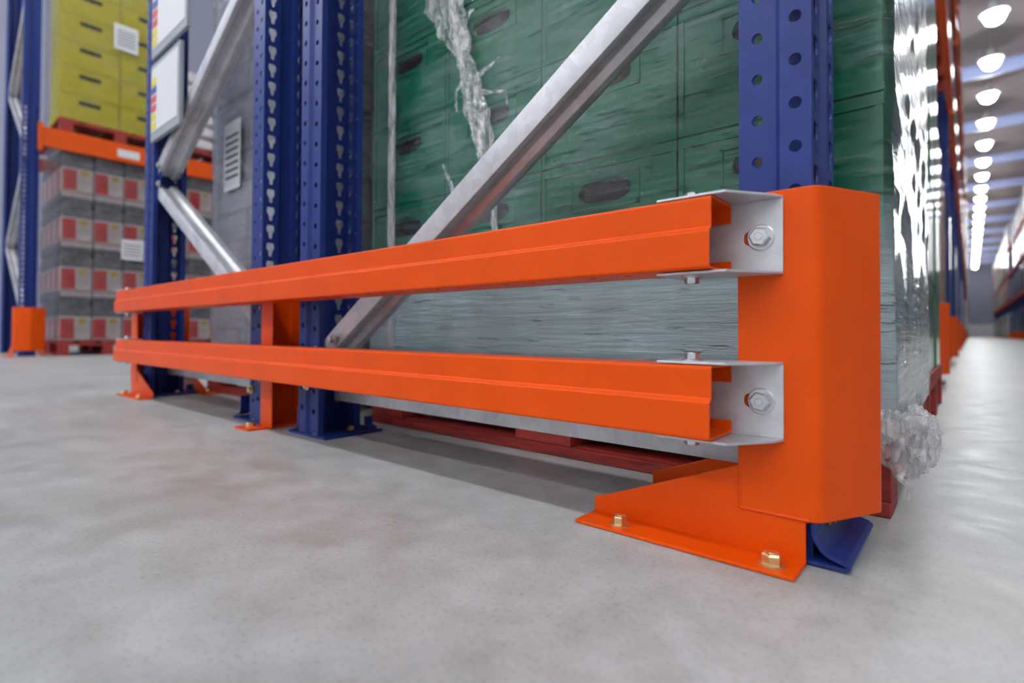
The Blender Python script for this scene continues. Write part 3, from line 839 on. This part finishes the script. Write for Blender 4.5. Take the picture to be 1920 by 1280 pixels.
MB().box(-1.094, -1.060, 0.3405, 0.3415, 0.17, 1.92).build('reflection_strip', 'film_knot', fw1)['label'] = 'pale vertical strip standing in for a reflection on the film'  # pale sheet imitates a bright vertical reflection on the wrap

# grey wrapped cartons in the left frame
c0 = None
for r in range(7):
    for c in range(3):
        if c0 is None:
            c0 = MB().box(-0.168, 0.168, 0, 0.44, 0, 0.252).build('carton', 'carton_lilac', bevel=0.006)
            MB().box(-0.168, 0.168, -0.001, 0.0, 0.115, 0.137).build('packing_tape', 'load_grey', c0)
            o = c0
        else: o = copy_tree(c0)
        o.location = (-2.46+0.345*(c+0.5), 0.365, 0.170+0.255*r)
        tag(o, 'pale grey carton behind the left rack frame, %s column from left, %s row up' % (ORD[c], ROWN[r]), 'carton', 'grey cartons behind the left rack frame')
fw2 = film_shell('stretch_wrap', -2.472, -1.415, 0.350, 1.27, 0.17, 1.98, 'film_grey', None, amp=0.006, nz=70, per=0.02, seed=5)
tag(fw2, 'milky stretch film round the grey cartons behind the left rack frame', 'film wrap')
sh = MB().box(-2.30, -2.13, 0.3405, 0.3415, 0.90, 1.20).build('paper_sheet', 'white_sheet')
tag(sh, 'white printed paper on the film round the grey cartons', 'paper sheet')
for i in range(7): MB().box(-2.28, -2.15, 0.3398, 0.3404, 0.95+0.03*i, 0.962+0.03*i).build('print_line', 'ink', sh)

# location signs on the left frame
def sign(label, x0, x1, z0, z1):
    t = thing('location_sign', label, 'sign', (x0, 0.1, z0))
    W_, H_ = x1-x0, z1-z0
    MB().box(0, W_, 0, 0.014, 0, H_).build('backing_board', 'grey_board', t)
    MB().box(0.012, W_-0.02, -0.002, 0, 0.035, H_-0.02).build('white_face', 'white_sheet', t)
    cols = ['sign_yellow', 'sign_yellow', 'sign_red', 'sign_red', 'sign_blue', 'sign_yellow']
    for i, c in enumerate(cols):
        MB().box(0.02, 0.075, -0.004, -0.002, 0.045+i*(H_-0.10)/6, 0.040+(i+0.86)*(H_-0.10)/6).build('colour_patch', c, t)
sign('white location sign with yellow, red and blue patches on the left rack frame, lower one', -2.455, -2.11, 1.095, 1.425)
sign('white location sign with yellow, red and blue patches on the left rack frame, upper one', -2.455, -2.04, 1.455, 1.80)

# ------------------------------------------------------------------ left background rack, across the next aisle
LX = -7.4
lf = thing('rack_frame', 'blurred blue rack end frame at the left edge beyond the far aisle', 'rack frame', (0, 0.365, 0))
put(ME_UP, 'upright', lf, (LX, 0, 0)); put(ME_UPF, 'upright', lf, (LX-1.30, 0, 0), flip=True)
zz = 0.4
for k in range(5):
    brace('diagonal_brace', lf, (LX-1.25, -0.006, zz if k % 2 else zz+0.85), (LX-0.05, -0.006, zz+0.85 if k % 2 else zz), CSEC if k % 2 else CUP)
    zz += 0.92
gl = copy_tree(g_near); gl.scale = (1.15, 1.25, 1.13); gl.location = (LX-0.13, 0.15, 0)
relabel(gl, 'blurred orange post guard at the far left across the aisle')
bm_ = thing('rack_beam', 'orange rack beam with a white label under the yellow crates', 'rack beam', (LX+0.01, 0.44, 2.27))
MB().box(0, 0.05, 0, 3.0, 0, 0.21).build('beam_profile', 'orange_far', bm_)
MB().box(0.05, 0.052, 0.68, 0.90, 0.05, 0.14).build('beam_label', 'white_sheet', bm_)
MB().box(0.0, 0.06, -0.02, 0.012, -0.05, 0.25).build('end_connector', 'orange_far', bm_)
bm2 = thing('rack_beam', 'rear orange rack beam behind the one under the yellow crates', 'rack beam', (LX-1.25, 0.44, 2.27))
MB().box(0, 0.05, 0, 3.0, 0, 0.16).build('beam_profile', 'orange_far', bm2)

def mini_pallet(label, x0, x1, y0, y1, z0, mat, group=None):
    p = thing('pallet', label, 'pallet', (0, 0, 0), group); pallet_parts(p, x0, x1, y0, y1, z0, 0.16, mat); return p
mini_pallet('red and wooden pallet on the orange beam under the yellow crates', LX-1.25, LX+0.02, 0.60, 1.72, 2.48, 'red_wood')
mini_pallet('pallet on the orange beam under the white sacks', LX-1.25, LX+0.02, 1.80, 2.72, 2.48, 'red_wood')
mini_pallet('red pallet on the floor at left under red and white packs', LX-1.2, LX+0.03, 0.62, 1.52, 0, 'red_wood')
mini_pallet('pallet under the red and white packs seen right of the left upright', LX-1.2, LX+0.03, 1.60, 2.50, 0, 'red_wood')

# yellow crates
yc0 = None
for r in range(6):
    for c in range(2):
        if yc0 is None:
            yc0 = crate_mesh(0.555, 0.30, 0.50).build('plastic_crate', 'yellow_plastic')
            crate_rim(0.555, 0.30, 0.50).build('rim', 'yellow_plastic', yc0)
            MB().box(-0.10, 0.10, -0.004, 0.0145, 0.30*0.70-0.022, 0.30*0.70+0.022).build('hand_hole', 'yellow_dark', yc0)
            o = yc0
        else: o = copy_tree(yc0)
        o.rotation_euler = (0, 0, PI/2)
        o.location = (LX-0.02, 0.87+0.56*c, 2.645+0.302*r)
        tag(o, 'yellow plastic crate on the orange beam, %s column, %s row up' % ('left' if c == 0 else 'right', ROWN[r]), 'crate', 'yellow crates on the orange beam')
fy = film_shell('stretch_wrap', LX-0.60, LX+0.005, 0.555, 1.735, 2.648, 4.5, 'film_far', None, amp=0.006, nz=40, per=0.04, seed=9)
tag(fy, 'clear stretch film round the yellow crates', 'film wrap')
sh = MB().box(LX+0.012, LX+0.014, 1.08, 1.32, 3.60, 3.90).build('paper_sheet', 'white_sheet')
tag(sh, 'white label sheet on the yellow crates', 'paper sheet')
for i in range(6): MB().box(LX+0.0141, LX+0.0146, 1.11, 1.29, 3.65+0.035*i, 3.662+0.035*i).build('print_line', 'ink', sh)

# red and white packs
def make_pack(kind):
    mb = MB()
    if kind == 0:
        o = MB().box(-0.28, 0, -0.140, 0.140, 0, 0.275).build('drinks_pack', 'pack_white', bevel=0.012)
        MB().box(0, 0.001, -0.135, -0.01, 0.02, 0.25).build('red_print', 'pack_red', o)
        MB().box(0, 0.001, 0.025, 0.09, 0.19, 0.25).build('yellow_print', 'pack_yellow', o)
        MB().box(-0.27, -0.15, -0.141, -0.140, 0.02, 0.25).build('red_print', 'pack_red', o)
    else:
        o = MB().box(-0.28, 0, -0.140, 0.140, 0, 0.10).box(-0.28, 0, -0.140, 0.140, 0.165, 0.275).box(-0.27, -0.008, -0.13, 0.13, 0.10, 0.165).build('drinks_pack', 'pack_grey', bevel=0.008)
        MB().box(0, 0.001, -0.14, 0.14, 0.22, 0.27).build('pale_tray_edge', 'pack_white', o)
    return o
packs = [None, None]
def pack_load(y0, ncol, where, group, sides):
    for r in range(8):
        k = 0 if r % 2 == 0 else 1
        spots = [(LX, y0+0.15+0.29*c, '%s column' % ORD[c]) for c in range(ncol)]
        if sides: spots += [(LX-0.30*(j+1), y0+0.15, '%s one back' % ORD[j]) for j in range(3)]
        for (x, y, txt) in spots:
            if packs[k] is None: packs[k] = make_pack(k); o = packs[k]
            else: o = copy_tree(packs[k])
            o.location = (x, y, 0.165+0.278*r)
            tag(o, '%s %s, %s, %s layer up' % ('red and white drinks pack,' if k == 0 else 'dark grey tray of cans,', where, txt, ORD[r]), 'drinks pack', group)
pack_load(0.62, 3, 'left floor stack', 'packs in the left floor stack', True)
pack_load(1.60, 3, 'stack right of left upright', 'packs in the stack right of the left upright', False)
for y0, y1, nm, sd in ((0.60, 1.53, 'clear stretch film round the red and white packs at the left', 2), (1.58, 2.50, 'clear stretch film round the packs seen right of the left upright', 4)):
    f_ = film_shell('stretch_wrap', LX-1.21, LX+0.018, y0, y1, 0.168, 2.42, 'film_grey' if False else 'film_far', None, amp=0.008, nz=40, per=0.05, seed=sd)
    tag(f_, nm, 'film wrap')
sh = MB().box(LX+0.03, LX+0.032, 1.18, 1.40, 1.12, 1.36).build('paper_sheet', 'white_sheet')
tag(sh, 'white label sheet on the red and white packs', 'paper sheet')
for i in range(5): MB().box(LX+0.0321, LX+0.0326, 1.20, 1.38, 1.16+0.035*i, 1.172+0.035*i).build('print_line', 'ink', sh)
# white sacks
s0 = None
for r in range(6):
    for c in range(2):
        if s0 is None:
            me_ = bpy.data.meshes.new('sack'); bm = bmesh.new()
            bmesh.ops.create_cube(bm, size=1.0); bmesh.ops.subdivide_edges(bm, edges=bm.edges, cuts=5, use_grid_fill=True)
            for v in bm.verts:
                x, y, z = v.co*2
                e_ = (1-abs(x)**4*0.25)*(1-abs(y)**4*0.25)
                v.co = Vector((x*0.30, y*0.215*(1-0.12*z*z), z*0.075*e_+0.01*noise.noise(v.co*4)))
            bm.to_mesh(me_); bm.free(); me_.materials.append(MATS['sack_white'])
            me_.polygons.foreach_set('use_smooth', [True]*len(me_.polygons))
            s0 = bpy.data.objects.new('sack', me_); COL.objects.link(s0); o = s0
        else: o = copy_tree(s0)
        o.location = (LX-0.32+0.02*(r % 2), 2.02+0.45*c, 2.645+0.085+0.166*r)
        tag(o, 'white sack on the orange beam right of the signs, %s column, %s layer' % ('left' if c == 0 else 'right', ORD[r]), 'sack', 'white sacks on the orange beam')

# ------------------------------------------------------------------ racks along the right aisle
BAY = 3.15
VAR = ['load_green', 'load_grey', 'load_pink', 'load_white', 'load_brown']
def goods_mesh(i, h):
    mb = MB(); rnd = random.Random(i); nl = rnd.choice((4, 5, 6)); nc = rnd.choice((2, 3))
    lh = h/nl
    for l in range(nl):
        for c in range(nc):
            for dx in range(3):
                y0 = -0.44+0.88*c/nc; y1 = -0.44+0.88*(c+1)/nc; x0 = -1.32+1.32*dx/3; x1 = -1.32+1.32*(dx+1)/3
                j = 0.006*rnd.random()
                mb.box(x0+0.004, x1-0.004-j, y0+0.004, y1-0.004, 0.16+lh*l+0.003, 0.16+lh*(l+1)-0.003)
    o = mb.build('goods', VAR[i % 5]); me = o.data; bpy.data.objects.remove(o); return me
GOODS = [goods_mesh(i, 1.48+0.1*(i % 3)) for i in range(10)]
_pm = MB()
for i in range(3):
    yc = -0.44+0.44*i; s_ = 0.05
    _pm.box(-1.34, 0, max(-0.45, yc-s_), min(0.45, yc+s_), 0.001, 0.024)
    for j in range(3):
        xc = -1.27+0.60*j; _pm.box(xc-0.07, xc+0.07, max(-0.45, yc-s_), min(0.45, yc+s_), 0.024, 0.112)
for i in range(5): _pm.box(-1.34, 0, -0.45+0.19*i, -0.45+0.19*i+0.14, 0.135, 0.16)
for j in range(3): xc = -1.27+0.60*j; _pm.box(xc-0.07, xc+0.07, -0.45, 0.45, 0.112, 0.135)
_o = _pm.build('pallet_base', 'red_wood'); ME_PAL = _o.data; bpy.data.objects.remove(_o)
def wrapped(x, y, z, gi, label, group, flip=False):
    t = thing('wrapped_pallet', label, 'pallet load', (x, y, z), group)
    if flip: t.rotation_euler = (0, 0, PI)
    put(GOODS[gi], 'goods', t, (0, 0, 0)); put(ME_PAL, 'pallet_base', t, (0, 0, 0))
    return t
LEV = [0.0, 2.72, 4.75, 6.75]
BEAM = MB().box(0, 0.05, 0, BAY-0.15, -0.14, 0).build('rack_beam', 'orange_far'); ME_BEAM = BEAM.data; bpy.data.objects.remove(BEAM)
gl_names = {0: 'green', 1: 'grey', 2: 'pinkish', 3: 'white', 4: 'brown'}
wrapped(0.148, 1.77, 0, 0, 'film-wrapped green pallet load just behind the nearest crates beside the aisle', None)
wrapped(0.095, 2.72, 0, 1, 'grey film-wrapped pallet load, third along the aisle from the nearest crates', None)
rnd = random.Random(3)
for k in range(1, 10):
    y = FY+BAY*k
    fr = thing('rack_frame', 'blurred blue rack frame down the aisle, %s after the nearest one' % ORD[k-1], 'rack frame', (0, y, 0), 'rack frames along the aisle')
    put(ME_UP if k < 3 else ME_UPF, 'upright', fr, (0.085, 0, 0)); put(ME_UPF, 'upright', fr, (-1.175, 0, 0), flip=True)
    if k == 1: foot_plate(fr, 0.088, 1)
    g = copy_tree(g_near); g.location = (0, y-FY, 0)
    relabel(g, 'blurred orange post guard down the aisle, %s after the large near one' % ORD[k-1], 'post guards along the aisle')
for k in range(0, 10):
    y = FY+BAY*k
    for li, z in enumerate(LEV[1:]):
        o = bpy.data.objects.new('rack_beam', ME_BEAM); COL.objects.link(o); o.location = (0.075, y+0.075, z)
        tag(o, 'orange rack beam along the aisle, %s bay, %s level up' % (ORD[k], ORD[li]), 'rack beam', 'orange beams along the aisle')
    if k == 0: continue
    for li, z in enumerate(LEV):
        for j in range(3):
            gi = rnd.randrange(10)
            wrapped(0.04+0.06*rnd.random(), y+0.645+0.93*j, z, gi, '%s wrapped pallet load down the aisle, %s bay, %s level, %s in bay' % (gl_names[gi % 5], ORD[k], ['floor', 'second', 'third', 'top'][li], ORD[j]), 'pallet loads along the left of the aisle')
# bays too far to tell apart
def far_bays(name, x, sgn, k0, k1, label):
    mb = MB(); rr_ = random.Random(11)
    mats = VAR+['orange_far', 'blue_paint', 'red_wood']
    for k in range(k0, k1):
        y = FY+BAY*k
        for li, z in enumerate(LEV):
            for j in range(3):
                mb.cur = rr_.randrange(5); h = 1.45+0.3*rr_.random(); yc = y+0.645+0.93*j; d = 0.05*rr_.random()
                xa, xb = sorted((x+sgn*d, x-sgn*1.3)); mb.box(xa, xb, yc-0.43, yc+0.43, z+0.16, z+0.16+h)
                mb.cur = 7; mb.box(xa, xb, yc-0.43, yc+0.43, z+0.005, z+0.14)
            if li:
                mb.cur = 5; xa, xb = sorted((x-sgn*0.06, x-sgn*0.01)); mb.box(xa, xb, y+0.08, y+BAY-0.08, z-0.14, z)
        mb.cur = 6; xa, xb = sorted((x-sgn*0.14, x-sgn*0.05)); mb.box(xa, xb, y-0.07, y+0.07, 0, 8.4)
        mb.cur = 5; xa, xb = sorted((x-sgn*0.10, x+sgn*0.01)); mb.box(xa, xb, y-0.1, y+0.1, 0.05, 0.46)
    o = mb.build(name, mats)
    return tag(o, label, 'racking', kind='stuff')
far_bays('distant_racking', 0.10, 1, 10, 28, 'distant stacked racking on the left of the aisle')
far_bays('distant_racking', 2.45, -1, 17, 28, 'distant stacked racking on the right of the aisle')
for k in range(11, 17):
    y = FY+BAY*k
    for li, z in enumerate(LEV):
        for j in range(3):
            gi = rnd.randrange(10)
            wrapped(2.60-0.05*rnd.random(), y+0.645+0.93*j, z, gi, '%s wrapped load in the right-hand rack, %s bay, %s level, %s in bay' % (gl_names[gi % 5], ORD[k-11], ['floor', 'second', 'third', 'top'][li], ORD[j]), 'pallet loads along the right of the aisle', flip=True)
        if li:
            o = bpy.data.objects.new('rack_beam', ME_BEAM); COL.objects.link(o); o.location = (2.47, y+0.075, z)
            tag(o, 'orange rack beam in the rack on the right, %s bay, %s level up' % (ORD[k-11], ORD[li-1]), 'rack beam', 'orange beams on the right')
    fr = thing('rack_frame', 'blurred rack frame on the right of the aisle, %s' % ORD[k-11], 'rack frame', (0, y, 0), 'rack frames on the right')
    put(ME_UPF, 'upright', fr, (2.53, 0, 0), flip=True)
    g = copy_tree(g_near); g.location = (2.57, y+0.18, 0); g.rotation_euler = (0, 0, PI)
    relabel(g, 'blurred orange post guard at the foot of the rack on the right, %s' % ORD[k-11], 'post guards on the right')
